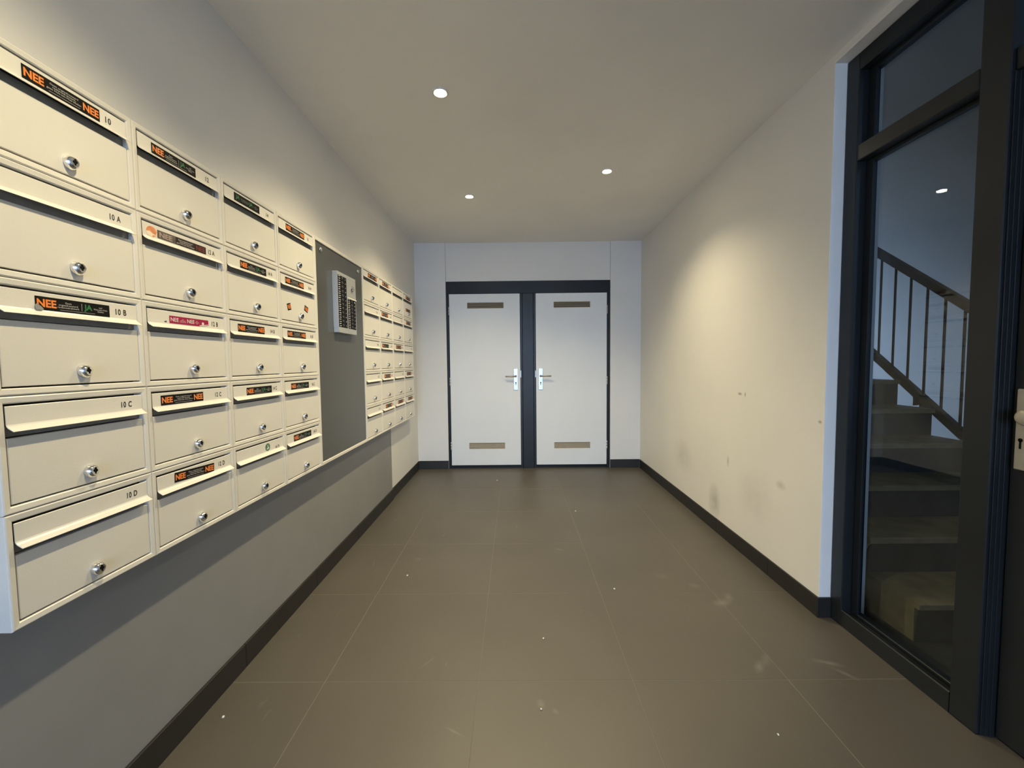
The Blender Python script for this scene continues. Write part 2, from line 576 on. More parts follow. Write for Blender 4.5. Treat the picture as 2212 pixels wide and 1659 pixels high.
# stairwell shell
mb = MB().box(3.9, 4.1, YS - 0.2, 6.2, -0.14, 5.4)
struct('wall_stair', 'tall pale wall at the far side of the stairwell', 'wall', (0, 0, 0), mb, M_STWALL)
mb = MB().box(1.67, 3.9, 6.0, 6.2, -0.14, 5.4)
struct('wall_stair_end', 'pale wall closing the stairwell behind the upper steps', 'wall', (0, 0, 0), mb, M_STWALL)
mb = MB().box(1.67, 3.56, YS - 0.2, YS, -0.14, 5.4).box(3.8, 3.9, YS - 0.2, YS, -0.14, 5.4)
mb.box(3.56, 3.8, YS - 0.2, YS, -0.14, 0.5).box(3.56, 3.8, YS - 0.2, YS, 4.0, 5.4)
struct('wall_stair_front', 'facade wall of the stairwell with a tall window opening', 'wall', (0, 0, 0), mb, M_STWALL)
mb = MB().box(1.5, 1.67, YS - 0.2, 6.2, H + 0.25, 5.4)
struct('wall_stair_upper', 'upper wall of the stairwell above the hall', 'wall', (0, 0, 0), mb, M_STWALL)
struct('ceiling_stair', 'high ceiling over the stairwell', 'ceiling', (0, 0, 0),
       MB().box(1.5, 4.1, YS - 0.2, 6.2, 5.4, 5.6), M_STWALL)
struct('floor_stair', 'dark floor of the stairwell below the first step', 'floor', (0, 0, 0),
       MB().box(1.625, 3.9, YS, 6.0, -0.14, -0.002), M_RISER)
struct('ground', 'grey paving outside the entrance', 'ground', (0, 0, 0),
       MB().box(-20, 24, -26, YB - 0.2, -0.3, -0.15), M_PAVE)

# ---------------------------------------------------------------- grey lining board and plinths
PX = -1.122
struct('trim_1', 'smooth grey board along the wall under the mailboxes', 'wall panel', (0, 0, 0),
       MB().box(XL, PX, YB, 3.64, 0.0, 0.74, bev=0.001), M_GREY)


def plinth(name, label, segs):
    r = struct(name, label, 'baseboard')
    for (x0, x1, y0, y1) in segs:
        obj('plinth_tile', MB().box(x0, x1, y0, y1, 0.0, 0.097, bev=0.0012), M_PLINTH, r)
    return r


G = 0.0008
segs = []
y = YB
while y < 3.645:
    y2_ = min(y + 0.6, 3.65)
    segs.append((PX, PX + 0.010, y + G, y2_ - G))
    y = y2_
segs += [(XL, XL + 0.008, 3.65 + G, 4.25 - G), (XL, XL + 0.008, 4.25 + G, 4.682)]
plinth('baseboard_left', 'black tiled plinth below the grey board and mailboxes', segs)
segs = []
y = 4.68
while y > 1.9:
    y2_ = max(y - 0.6, 1.896)
    if y2_ - 1.896 < 0.05:
        y2_ = 1.896
    segs.append((XR - 0.009, XR, y2_ + G, y - G))
    y = y2_
segs.append((XR + G, XG - 0.001, 1.896, 1.905))
plinth('baseboard_right', 'black tiled plinth along the cream white right wall', segs)
plinth('baseboard_end', 'black plinth pieces on the two end piers beside the doors',
       [(XL + 0.009, -0.779, YE - 0.009, YE), (1.103, XR - 0.010, YE - 0.009, YE)])

# ---------------------------------------------------------------- twin service doors in the end wall
YF = 4.70
fr = struct('trim_2', 'black door frame around the twin pale doors', 'door frame')
obj('head', MB().box(-0.776, 1.100, YF, 4.773, 2.024, 2.163, bev=0.002), M_FRAME, fr)
obj('jamb', MB().box(-0.776, -0.746, YF, 4.773, 0.0, 2.023, bev=0.002), M_FRAME, fr)
obj('jamb', MB().box(1.065, 1.100, YF, 4.773, 0.0, 2.023, bev=0.002), M_FRAME, fr)
mb = MB().box(0.095, 0.220, YF - 0.004, 4.773, 0.0, 2.023, bev=0.003)
mb.box(0.069, 0.093, YF + 0.002, 4.773, 0.0, 2.023, bev=0.002).box(0.222, 0.246, YF + 0.002, 4.773, 0.0, 2.023, bev=0.002)
obj('centre_post', mb, M_FRAMEG, fr)
obj('shade_threshold', MB().box(-0.745, 0.068, YF + 0.012, 4.773, 0.0, 0.030).box(0.247, 1.064, YF + 0.012, 4.773, 0.0, 0.030), M_FRAME, fr)  # black strips stand in for the shadow under the doors
obj('strike_plate', MB().box(0.0695, 0.076, YF - 0.001, YF + 0.004, 1.06, 1.14, bev=0.001), M_STEEL, fr)
obj('strike_plate', MB().box(0.239, 0.2455, YF - 0.001, YF + 0.004, 1.06, 1.14, bev=0.001), M_STEEL, fr)


def service_door(n, x0, x1, side, label):
    """side = +1: handle at the high-x edge"""
    d = struct('door_%d' % n, label, 'door', (x0, YF - 0.004, 0))
    wd = x1 - x0
    g = [(0.205, 0.625, 1.855, 1.925), (0.205, 0.625, 0.228, 0.304)]
    # leaf with two cut-outs for the grilles
    xs = [0, g[0][0], g[0][1], wd]
    zs = [0.040, g[1][2], g[1][3], g[0][2], g[0][3], 2.0205]
    mb = MB()
    for i in range(3):
        for k in range(5):
            if i == 1 and k in (1, 3):
                continue
            mb.box(xs[i], xs[i + 1], 0, 0.04, zs[k], zs[k + 1])
    obj('door_leaf', mb, M_DOOR, d)
    for (a, b, c, e) in g:
        gr = obj('vent_grille', MB().box(a, b, 0.022, 0.036, c, e), M_GDARK, d)
        ns = 6
        for s in range(ns):
            zc = c + (e - c) * (s + 0.5) / ns
            hh = (e - c) / ns * 0.34
            mbs = MB().extrude([(0.002, zc - hh * 0.9), (0.004, zc - hh * 1.2), (0.020, zc + hh * 0.6), (0.018, zc + hh)], 'x', a + 0.001, b - 0.001)
            obj('slat', mbs, M_SLATM, gr)
        obj('grille_frame', MB().box(a, b, 0.0, 0.020, c, c + 0.003).box(a, b, 0.0, 0.020, e - 0.003, e)
            .box(a, a + 0.003, 0.0, 0.020, c, e).box(b - 0.003, b, 0.0, 0.020, c, e), M_SLATM, gr)
    hx = wd - 0.052 if side > 0 else 0.052
    pl = obj('handle_plate', MB().box(hx - 0.0235, hx + 0.0235, -0.009, 0.0, 0.918, 1.163, bev=0.002), M_STEEL, d)
    obj('keyhole', MB().lathe([(0.0075, 0), (0.0075, 0.0006)], 'y', (hx, -0.0098, 1.000), 14)
        .box(hx - 0.0035, hx + 0.0035, -0.0098, -0.0090, 0.973, 1.000), M_BLACK, pl)
    s = -side
    lv = obj('lever_handle', MB().bar((hx, -0.009, 1.075), (hx, -0.05, 1.075), 0.0085, 12)
             .bar((hx - s * 0.006, -0.05, 1.075), (hx + s * 0.118, -0.05, 1.075), 0.0085, 12), M_HANDLE, d)
    obj('rosette', MB().lathe([(0.013, 0), (0.0125, 0.003)], 'y', (hx, -0.0125, 1.075), 16), M_FRAME, lv)
    ex = -0.001 if side > 0 else wd + 0.001
    for zc in (0.27, 1.02, 1.83):
        hb = MB()
        for k in range(3):
            hb.lathe([(0.0065, 0.0), (0.0065, 0.030)], 'z', (ex, -0.0075, zc - 0.048 + k * 0.032), 10)
        obj('hinge', hb, M_ALU, d)
    return d


service_door(1, -0.7425, 0.0665, +1, 'left pale grey service door with two vent grilles and lever on its right edge')
service_door(2, 0.249, 1.0625, -1, 'right pale grey service door with two vent grilles and lever on its left edge')

# ---------------------------------------------------------------- glazed screen to the stairwell (right)
XK = 1.60
sc = struct('window_1', 'dark blue glazed screen with transom beside the stairwell door', 'window')
obj('stile', MB().box(XG, XK, 1.838, 1.903, 0.0, 2.558, bev=0.003), M_FRAMEG, sc)
obj('mullion', MB().box(XG, XK, 1.283, 1.368, 0.0, 2.485, bev=0.003), M_FRAMEG, sc)
obj('door_jamb', MB().box(XG, XK, 0.22, 0.30, 0.0, 2.485, bev=0.003), M_FRAMEG, sc)
obj('head_rail', MB().box(XG, XK, 0.22, 1.8375, 2.486, 2.558, bev=0.003), M_FRAME, sc)
obj('transom', MB().box(XG, XK, 1.3685, 1.8375, 2.100, 2.167, bev=0.003), M_FRAMEG, sc)
obj('transom', MB().box(XG + 0.012, XK, 0.3005, 1.2825, 2.100, 2.167, bev=0.003), M_FRAMEG, sc)
obj('sill_rail', MB().extrude([(XG, 0.0), (XK, 0.0), (XK, 0.060), (1.548, 0.058), (XG + 0.003, 0.0755), (XG, 0.072)], 'y', 1.3685, 1.8375), M_FRAMEG, sc)
obj('sill_rail', MB().box(XG, XK, 1.283, 1.903, -0.002, 0.0), M_FRAMEG, sc)
XP_ = 1.560


def beads(y0, y1, z0, z1):
    t = 0.022
    for (a, b, c, e) in ((y0, y0 + t, z0, z1), (y1 - t - 0.014, y1, z0, z1), (y0 + t, y1 - t - 0.014, z0, z0 + 0.014), (y0 + t, y1 - t - 0.014, z1 - 0.014, z1)):
        obj('glazing_bead', MB().box(XP_ - 0.012, XP_ - 0.0005, a, b, c, e, bev=0.002), M_FRAME, sc)


beads(1.3685, 1.8375, 2.1675, 2.4855)
beads(1.3685, 1.8375, 0.062, 2.0995)
obj('glass_pane', MB().box(XP_, XP_ + 0.006, 1.369, 1.837, 2.168, 2.485), M_GLASS, sc)
obj('glass_pane', MB().box(XP_, XP_ + 0.006, 1.369, 1.837, 0.0615, 2.099), M_GLASS, sc)
obj('glass_pane', MB().box(XP_, XP_ + 0.006, 0.301, 1.282, 2.168, 2.485), M_GLASS, sc)
mb = MB()
for k, (xa, yb) in enumerate(((1.515, 1.2785), (1.527, 1.2755), (1.539, 1.2725))):
    mb.box(xa, XK, yb, 1.2828 - 0.003 * k, 0.0, 2.0995, bev=0.0012)
obj('door_rebate', mb, M_FRAMEG, sc)

d3 = struct('door_3', 'dark blue stairwell door at the edge with a pale lock plate', 'door', (1.552, 0, 0))
obj('door_leaf', MB().box(0, 0.04, 0.304, 1.2705, 0.006, 2.097, bev=0.003), M_FRAMEG, d3)
pl = obj('lock_plate', MB().box(-0.008, 0.0, 1.2050, 1.2570, 0.892, 1.142, bev=0.003), M_PLATEB, d3)
obj('keyhole', MB().lathe([(0.006, 0), (0.006, 0.0008)], 'x', (-0.0088, 1.241, 0.985), 12).box(-0.0088, -0.008, 1.2382, 1.2438, 0.958, 0.985), M_BLACK, pl)
kn = MB().lathe([(0.012, 0.0), (0.012, -0.010), (0.020, -0.013), (0.0245, -0.018), (0.0255, -0.025), (0.022, -0.032), (0.014, -0.036), (0.004, -0.038)], 'x', (-0.008, 1.212, 1.058), 22)
obj('door_knob', kn, M_PLATEB, d3)

# ---------------------------------------------------------------- stairs and balustrade behind the glass
stair = thing('staircase', (1.735, 1.72, 0), 'beige stone steps with dark risers behind the glazed screen', 'staircase')
RUN, RISE, SW = 0.25, 0.18, 1.060
for i in range(15):
    zt_ = RISE * (i + 1)
    zb_ = max(0.0, zt_ - 0.36) + (0.0 if i < 2 else 0.0)
    r = 0.045
    arc = [(-0.012 + 0.0, zt_ - 0.028), (-0.012, zt_ - 0.006), (-0.006, zt_)]
    prof = [(RUN * i + 0.010, zb_), (RUN * i + 0.010, zt_ - 0.028)] + [(RUN * i + a, b) for a, b in arc] + [(RUN * (i + 1) + 0.009, zt_), (RUN * (i + 1) + 0.009, zb_)]
    st = obj('step', MB().extrude(prof, 'x', 0.0, SW), M_STEP, stair)
    # dark riser panel with a rounded upper corner, set on the front of the step
    y0_, z0_, z1_ = RUN * i + 0.0095, RISE * i + 0.002, zt_ - 0.029
    pr = [(0.004, z0_), (0.004, z1_ - r)]
    for a in range(1, 6):
        t = math.pi / 2 * a / 5
        pr.append((0.004 + r * (1 - math.cos(t)), z1_ - r + r * math.sin(t)))
    pr += [(SW - 0.004, z1_), (SW - 0.004, z0_)]
    obj('riser', MB().extrude(pr, 'y', y0_ - 0.006, y0_), M_RISER, st)

bal = thing('balustrade', (2.82, 2.0, 0), 'dark metal balustrade with thin uprights along the stairs', 'railing')


def zrail(y, hi):
    return (1.572 + 0.77 * (y - 2.542)) if hi else (0.781 + 0.787 * (y - 2.554))


def slant(hi, t):
    ya, yb = 1.85 - 2.0, 4.9 - 2.0
    a, b = zrail(1.85, hi), zrail(4.9, hi)
    return MB().extrude([(ya, a - t), (yb, b - t), (yb, b), (ya, a)], 'x', -0.02, 0.02)


obj('handrail', slant(True, 0.062), M_RAIL, bal)
obj('lower_rail', slant(False, 0.062), M_RAIL, bal)
for k in range(-5, 16):
    yy = 2.577 + 0.1195 * k
    if yy < 1.9 or yy > 4.85:
        continue
    obj('baluster', MB().bar((0, yy - 2.0, zrail(yy, False) - 0.02), (0, yy - 2.0, zrail(yy, True) - 0.03), 0.0075, 8), M_RAIL, bal)
for yy in (2.13, 2.48, 2.84, 3.22, 3.6):
    zl = zrail(yy, False) - 0.05
    stp = int((yy - 1.72) / RUN)
    zt_ = RISE * (stp + 1)
    yl = yy - 2.0
    if zl - zt_ < 0.03:
        continue
    obj('bracket', MB().extrude([(yl - 0.02, zl + 0.03), (yl + 0.025, zl + 0.03), (yl + 0.025, zl - 0.05), (yl - 0.02, zt_ + 0.02), (yl - 0.02, zt_),
                                 (yl - 0.065, zt_), (yl - 0.065, zt_ + 0.02), (yl - 0.02, zl - 0.05)], 'x', -0.022, 0.015), M_RAIL, bal)

# ---------------------------------------------------------------- ceiling spots
lamps = [((-0.359, 2.117), 'recessed ceiling spot in the left row, first one in view from the front'),
         ((-0.355, 3.401), 'recessed ceiling spot farthest away, near the twin doors'),
         ((-0.357, 0.833), 'recessed ceiling spot overhead by the nearest mailboxes, above the view'),
         ((0.675, 2.990), 'recessed ceiling spot on the cream white wall side')]
ring = MB()
R_ = [(0.041, 0.0), (0.041, -0.004), (0.036, -0.007), (0.030, -0.005), (0.028, 0.0)]
sg = 32
for (r, t) in R_:
    for s in range(sg):
        a = 2 * math.pi * s / sg
        ring.v.append((r * math.cos(a), r * math.sin(a), t))
for i in range(len(R_) - 1):
    for s in range(sg):
        s2 = (s + 1) % sg
        ring.face([i * sg + s, i * sg + s2, (i + 1) * sg + s2, (i + 1) * sg + s], 0, True)
ring_me = ring.mesh('trim_ring', M_RING)
bulb_me = MB().lathe([(0.0275, 0.0), (0.0275, -0.002), (0.020, -0.0045), (0.006, -0.006)], 'z', (0, 0, 0), 28).mesh('lamp_face', M_BULB)
for (lx, ly), lab in lamps:
    t = thing('ceiling_spot', (lx, ly, H), lab, 'ceiling light', 'recessed spots in the ceiling')
    put('trim_ring', ring_me, t)
    put('lamp_face', bulb_me, t)
    l = bpy.data.lights.new('spot_beam', 'SPOT')
    l.energy = LAMP_W
    l.color = LAMP_COL
    l.spot_size = rad(130)
    l.spot_blend = 1.0
    l.shadow_soft_size = 0.022
    lo = bpy.data.objects.new('spot_beam', l)
    COL.objects.link(lo)
    lo.parent = t
    lo.location = (0, 0, -0.03)
    l2 = bpy.data.lights.new('wide_glow', 'AREA')
    l2.shape = 'DISK'
    l2.size = 0.05
    l2.energy = LAMP_WIDE_W
    l2.color = LAMP_COL
    l2o = bpy.data.objects.new('wide_glow', l2)
    COL.objects.link(l2o)
    l2o.parent = t
    l2o.location = (0, 0, -0.012)

# ---------------------------------------------------------------- mailboxes
XF = -1.053
W, HB = 0.3423, 0.2476
Y0, Y2, ZT = 0.8136, 2.8708, 1.922
DEP = XF - (PX + 0.001)    # casing depth back to the wall


def rect_loops(loops, capfront=None):
    mb = MB()
    for (iy, iz0, iz1, d) in loops:
        mb.v += [(d, iy, iz0), (d, W - iy, iz0), (d, W - iy, HB - iz1), (d, iy, HB - iz1)]
    for k in range(len(loops) - 1):
        for s in range(4):
            s2 = (s + 1) % 4
            mb.face([4 * k + s, 4 * k + s2, 4 * k + 4 + s2, 4 * k + 4 + s], 0)
    return mb


e = 0.0005
loops = [(e, e, e, DEP * -1), (e, e, e, -0.0035), (0.0015, 0.0015, 0.0015, -0.0012), (0.0035, 0.0035, 0.0035, 0.0),
         (0.0130, 0.0135, 0.0135, -0.0010), (0.0150, 0.0155, 0.0160, -0.0030), (0.0155, 0.0160, 0.0165, -0.0045), (0.0155, 0.0160, 0.0165, -0.024)]
mbf = rect_loops(loops)
n = 4 * (len(loops) - 1)
mbf.face([n, n + 1, n + 2, n + 3], 1)
mbf.face([0, 3, 2, 1], 0)
ME_FRAME = mbf.mesh('frame', [M_CREAM, M_SLOT])

FT = HB - 0.0197
flap_prof = [(-0.0025, FT - 0.0012), (-0.0015, FT - 0.0025), (-0.0015, HB - 0.0600), (0.0000, HB - 0.0632), (0.0036, HB - 0.0668), (0.0138, HB - 0.0738),
             (0.0132, HB - 0.0746), (0.0020, HB - 0.0678), (-0.0014, HB - 0.0640), (-0.0030, HB - 0.0600), (-0.0035, FT - 0.0012)]
ME_FLAP = MB().extrude(flap_prof, 'y', 0.0170, W - 0.0170).mesh('flap', M_CREAM)
ME_DOOR = MB().box(-0.018, -0.0020, 0.0168, W - 0.0168, 0.0194, HB - 0.0885, bev=0.0012).mesh('door_panel', M_CREAM)
ME_SLOT = MB().box(-0.018, -0.0120, 0.0166, W - 0.0166, HB - 0.0865, HB - 0.0640, bev=0.001).mesh('slot_plate', M_LIPSHADE)
# lock: bright dome, drawn out downwards, with a flat keyed nose
lk = MB()
seg = 24
prof = [(0.0125, 0.0), (0.0128, 0.0025), (0.0122, 0.007), (0.0108, 0.0115), (0.0085, 0.0140), (0.0078, 0.0146)]
for (r, t) in prof:
    for s in range(seg):
        a = 2 * math.pi * s / seg
        cy, cz = r * math.cos(a), r * math.sin(a)
        if cz < 0:
            cz *= 1.32
            cy *= 1.0 - 0.20 * (-math.sin(a)) ** 3
        lk.v.append((t - 0.0022 - 0.12 * max(0.0, cz) * (t / 0.0146), cy, cz))
for i in range(len(prof) - 1):
    for s in range(seg):
        s2 = (s + 1) % seg
        lk.face([i * seg + s, i * seg + s2, (i + 1) * seg + s2, (i + 1) * seg + s], 0, i < 4)
lk.face(list(range(seg)), 0)
lk.face([(len(prof) - 1) * seg + s for s in range(seg)], 0)
ME_LOCK = lk.mesh('lock', M_CHROME)
ME_KEY = MB().lathe([(0.0036, 0), (0.0036, 0.0008)], 'x', (0.0126, 0, 0.0), 12).box(0.0126, 0.0134, -0.0009, 0.0009, -0.0068, 0.0068).mesh('keyhole', M_BLACK)

ME_STK = {}


def sticker_plate(wd, ht, m):
    k = (round(wd, 4), round(ht, 4), m.name)
    if k not in ME_STK:
        ME_STK[k] = MB().box(0, 0.0004, -wd / 2, wd / 2, -ht / 2, ht / 2).mesh('sticker', m)
    return ME_STK[k]


T_NN = 'Geen ongeadresseerd\nreclamedrukwerk,\ngeen Huis-aan-Huis bladen'
T_NJ = 'Geen\nongeadresseerd\nreclamedrukwerk'
T_JA = 'wel\nHuis-aan-Huis\nbladen'
XS = -0.0013   # face of the flap


def sticker(box, kind, y, z, ht=0.030, wd=0.165, rot=0.0, x=XS, dim=False):
    so = put('sticker', sticker_plate(wd, ht, M_BLACK), box, (x, y, HB + z))
    so.rotation_euler = (rad(rot), 0, 0)
    t, lh = 0.0007, min(0.0180, ht * 0.6)
    grey = M_DGREY if dim else M_LGREY
    if kind == 'NN':
        so['label'] = 'black sticker printed NEE twice in orange'
        lettering('print', 'NEE', so, -wd / 2 + 0.0225, 0.0005, 0.0385, lh, M_ORANGE, t, 0.035)
        lettering('print', 'NEE', so, wd / 2 - 0.0215, 0.0005, 0.0375, lh, M_ORANGE, t, 0.035)
        lettering('print', T_NN, so, 0.001, 0.0015, 0.074, 0.0165, grey, t, 0.008, 2)
        so_l = MB().box(t, t + 0.0001, -0.032, 0.035, -0.0108, -0.0100)
        obj('print', so_l, grey, so)
    elif kind == 'NJ':
        so['label'] = 'black sticker printed NEE in orange and JA in green'
        lettering('print', 'NEE', so, -wd / 2 + 0.0225, 0.0005, 0.0385, lh, M_ORANGE, t, 0.035)
        lettering('print', T_NJ, so, -wd / 2 + 0.0675, 0.0010, 0.047, 0.0150, grey, t, 0.008, 2)
        lettering('print', 'JA', so, -wd / 2 + 0.1115, 0.0005, 0.0195, lh, M_GREEN, t, 0.03)
        lettering('print', T_JA, so, -wd / 2 + 0.1420, 0.0005, 0.033, 0.0140, grey, t, 0.008, 2)
        obj('print', MB().box(t, t + 0.0001, wd * 0.085, wd * 0.090, -0.008, 0.010).box(t, t + 0.0001, -0.034, 0.045, -0.0112, -0.0105), grey, so)
    elif kind == 'JJ':
        so['label'] = 'black sticker printed JA twice in dark green'
        lettering('print', 'JA', so, -wd / 2 + 0.020, 0.0005, 0.022, lh, M_GREEN, t, 0.03)
        lettering('print', 'wel ongeadresseerd\nreclamedrukwerk', so, -wd / 2 + 0.062, 0.0005, 0.050, 0.0110, M_DGREY, t, 0.006, 2)
        lettering('print', 'JA', so, wd / 2 - 0.055, 0.0005, 0.022, lh, M_GREEN, t, 0.03)
        lettering('print', T_JA, so, wd / 2 - 0.024, 0.0005, 0.030, 0.0130, M_DGREY, t, 0.006, 2)
    return so


def mailbox(y0, row, num, label, group):
    b = thing('mailbox', (XF, y0, ZT - HB * (row + 1)), label, 'mailbox', group)
    put('frame', ME_FRAME, b)
    fp = put('flap', ME_FLAP, b)
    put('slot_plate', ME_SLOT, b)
    put('door_panel', ME_DOOR, b)
    lo = put('lock', ME_LOCK, b, (0, 0.1747, HB - 0.197))
    lo.rotation_euler = (rad(random.uniform(-7, 7)), 0, 0)
    lo.scale = (1.12, 1.14, 1.14)
    put('keyhole', ME_KEY, lo)
    if num:
        s = num if num[-1].isdigit() else num[:-1] + ' ' + num[-1]
        wd = 0.0148 if num[-1].isdigit() else 0.0295
        ny = 0.2800 if not num[-1].isdigit() else 0.2770
        lettering('number', s, fp, ny, HB - (0.0556 if num == '14D' else 0.0435), wd, 0.0155, M_INK, XS + 0.0003, 0.016, 4, 1.12)
    return b


LEFT = {  # number: (what tells it apart, stickers)
    '10': ('black NEE NEE sticker', [('NN', 0.1723, -0.0441)]),
    '10A': ('no sticker on its flap', []),
    '10B': ('NEE JA sticker whose corner curls up', [('NJ', 0.1662, -0.0450)]),
    '10C': ('bare flap', []),
    '10D': ('bare flap, lowest at the near end of the bank', []),
    '12': ('NEE JA sticker and a lamp glint', [('NJ', 0.1433, -0.0455)]),
    '12A': ('faded sticker beside an orange disc', []),
    '12B': ('magenta NEE NEE sticker', []),
    '12C': ('NEE NEE sticker left of centre', [('NN', 0.1272, -0.0440)]),
    '12D': ('tilted NEE NEE sticker', [('NN', 0.1602, -0.0437, 0.030, 0.165, -3.0)]),
    '14': ('dark JA JA sticker', [('JJ', 0.1461, -0.0430, 0.030, 0.153)]),
    '14A': ('NEE JA sticker between 14 and 14 B', [('NJ', 0.1692, -0.0452)]),
    '14B': ('NEE NEE sticker between 14 A and 14 C', [('NN', 0.1401, -0.0448)]),
    '14C': ('NEE JA sticker touching the number', [('NJ', 0.1740, -0.0452)]),
    '14D': ('round green sticker', []),
    '16': ('NEE NEE sticker', [('NN', 0.1583, -0.0430)]),
    '16A': ('NEE NEE sticker and two orange scraps on its door', [('NN', 0.1356, -0.0447)]),
    '16B': ('NEE NEE sticker', [('NN', 0.1379, -0.0448)]),
    '16C': ('NEE JA sticker', [('NJ', 0.1505, -0.0448)]),
    '16D': ('NEE JA sticker', [('NJ', 0.1567, -0.0455)]),
}
RIGHT = {
    '18': ('NEE NEE sticker over the number', [('NN', 0.1973, -0.0425, 0.030, 0.185)]),
    '18A': ('no sticker', []),
    '18B': ('removed sticker outline', []),
    '18C': ('no sticker', []),
    '18D': ('no sticker', []),
    '20': ('NEE NEE sticker', [('NN', 0.1644, -0.0405)]),
    '20A': ('NEE NEE sticker left of centre', [('NN', 0.1305, -0.0400)]),
    '20B': ('NEE JA sticker left of centre', [('NJ', 0.1251, -0.0445)]),
    '20C': ('NEE NEE sticker', [('NN', 0.1607, -0.0455)]),
    '20D': ('NEE NEE sticker', [('NN', 0.1741, -0.0450)]),
    '22': ('no sticker', []),
    '22A': ('no sticker', []),
    '22B': ('NEE NEE sticker', [('NN', 0.1621, -0.0420)]),
    '22C': ('no sticker', []),
    '22D': ('NEE NEE sticker', [('NN', 0.1850, -0.0455)]),
    '24': ('two NEE NEE stickers', [('NN', 0.1874, -0.0430), ('NN', 0.1815, -0.1618, 0.028, 0.172, 0, -0.0018)]),
    '24A': ('NEE NEE sticker', [('NN', 0.1773, -0.0405)]),
    '24B': ('no sticker', []),
    '24C': ('NEE NEE sticker', [('NN', 0.1598, -0.0450)]),
    '24D': ('NEE NEE sticker', [('NN', 0.1850, -0.0455)]),
}
BOX = {}
ordr = ['top', 'second', 'third', 'fourth', 'bottom']
for bank, base, num0, grp in ((LEFT, Y0, 10, 'mailboxes in the near bank'), (RIGHT, Y2, 18, 'mailboxes in the far bank')):
    for num, (what, stk) in bank.items():
        dig = int(num.rstrip('ABCD'))
        row = 0 if num[-1].isdigit() else 'ABCD'.index(num[-1]) + 1
        c = (dig - num0) // 2
        nm = num if row == 0 else num[:-1] + ' ' + num[-1]
        if bank is LEFT:
            lab = 'cream mailbox numbered %s with %s' % (nm, what)
        else:
            colw = ['first', 'second', 'third', 'last'][c]
            lab = 'far-bank mailbox, %s row, %s column past the intercom, %s' % (ordr[row], colw, what)
        b = mailbox(base + c * W, row, None if num == '18' else num, lab, grp)
        BOX[num] = b
        for s in stk:
            sticker(b, *s)

# --- special stickers
b = BOX['10B']
obj('sticker', poly_plate([(0, 0), (0.0085, 0.0), (0.0145, 0.0015), (0.010, 0.0075), (0.002, 0.0135), (-0.0015, 0.009)], 0.0, 0.0022), M_GREYCURL, b,
    (XS + 0.0012, 0.0835, HB - 0.0608), label='grey curled-up corner of the sticker')

b = BOX['12A']
s0 = put('sticker', sticker_plate(0.1895, 0.0235, M_MAROON), b, (XS, 0.1600, HB - 0.0444))
s0['label'] = 'faded dark sticker with red NEE'
obj('print', MB().box(0.0005, 0.0006, -0.0947, -0.030, -0.0117, 0.0117), M_FADE, s0)
lettering('print', 'NEE', s0, -0.066, -0.0005, 0.046, 0.0150, M_FADEL, 0.0009, 0.03)
lettering('print', T_NN, s0, 0.008, -0.001, 0.070, 0.0165, M_LGREY, 0.0009, 0.012, 2)
lettering('print', 'NEE', s0, 0.070, 0.0, 0.037, 0.0150, M_RUST, 0.0009, 0.02)
dsc = put('sticker', MB().lathe([(0.0185, 0), (0.0185, 0.0004)], 'x', (0, 0, 0), 28, sy=0.86).mesh('sticker', M_PEACH), b, (XS, 0.0455, HB - 0.0440))
dsc['label'] = 'worn orange and white round sticker'
pts = [(0.0172 * math.cos(a), 0.0148 * math.sin(a)) for a in [math.pi * k / 14 + 0.1 for k in range(15)]] + [(-0.006, 0.001), (0.004, -0.004), (0.013, -0.006)]
obj('print', poly_plate(pts, 0.0005, 0.0007), M_ORSOFT, dsc)
obj('print', poly_plate([(0.003, -0.010), (0.012, -0.009), (0.008, -0.0135), (0.001, -0.0148)], 0.0005, 0.0007), M_ORSOFT, dsc)

b = BOX['12B']
pk = obj('sticker', poly_plate([(-0.079, 0.0115), (0.079, 0.0115), (0.080, -0.006), (0.038, -0.0115), (-0.079, -0.0115)], 0, 0.0004), M_PINK, b, (XS, 0.1699, HB - 0.0456),
         label='magenta sticker with white NEE twice, lower corner folded')
lettering('print', 'NEE', pk, -0.060, 0.0005, 0.030, 0.0120, M_WHITE, 0.0007, 0.01)
lettering('print', 'NEE', pk, 0.003, 0.0005, 0.029, 0.0120, M_WHITE, 0.0007, 0.01)
lettering('print', 'Geen\nongeadresseerd\nreclamedrukwerk', pk, -0.029, -0.0002, 0.024, 0.0115, M_WHITE, 0.0007, 0.0, 2)
lettering('print', 'Geen\nHuis-aan-Huis\nbladen', pk, 0.0285, -0.0002, 0.016, 0.0110, M_WHITE, 0.0007, 0.0, 2)
obj('print', poly_plate([(0.038, -0.0108), (0.0785, -0.0050), (0.0785, -0.0028), (0.040, -0.0080)], 0.0005, 0.0007).box(0.0005, 0.0007, 0.050, 0.059, -0.0055, 0.0025), M_WHITE, pk)
obj('sticker', poly_plate([(-0.004, -0.002), (0.004, -0.002), (0.0035, 0.0005), (0.002, 0.003), (0.0005, 0.0008), (-0.003, 0.0005)], 0, 0.0004), M_INK, b, (XS, 0.0765, HB - 0.0535),
    label='tiny black scrap of an old sticker')

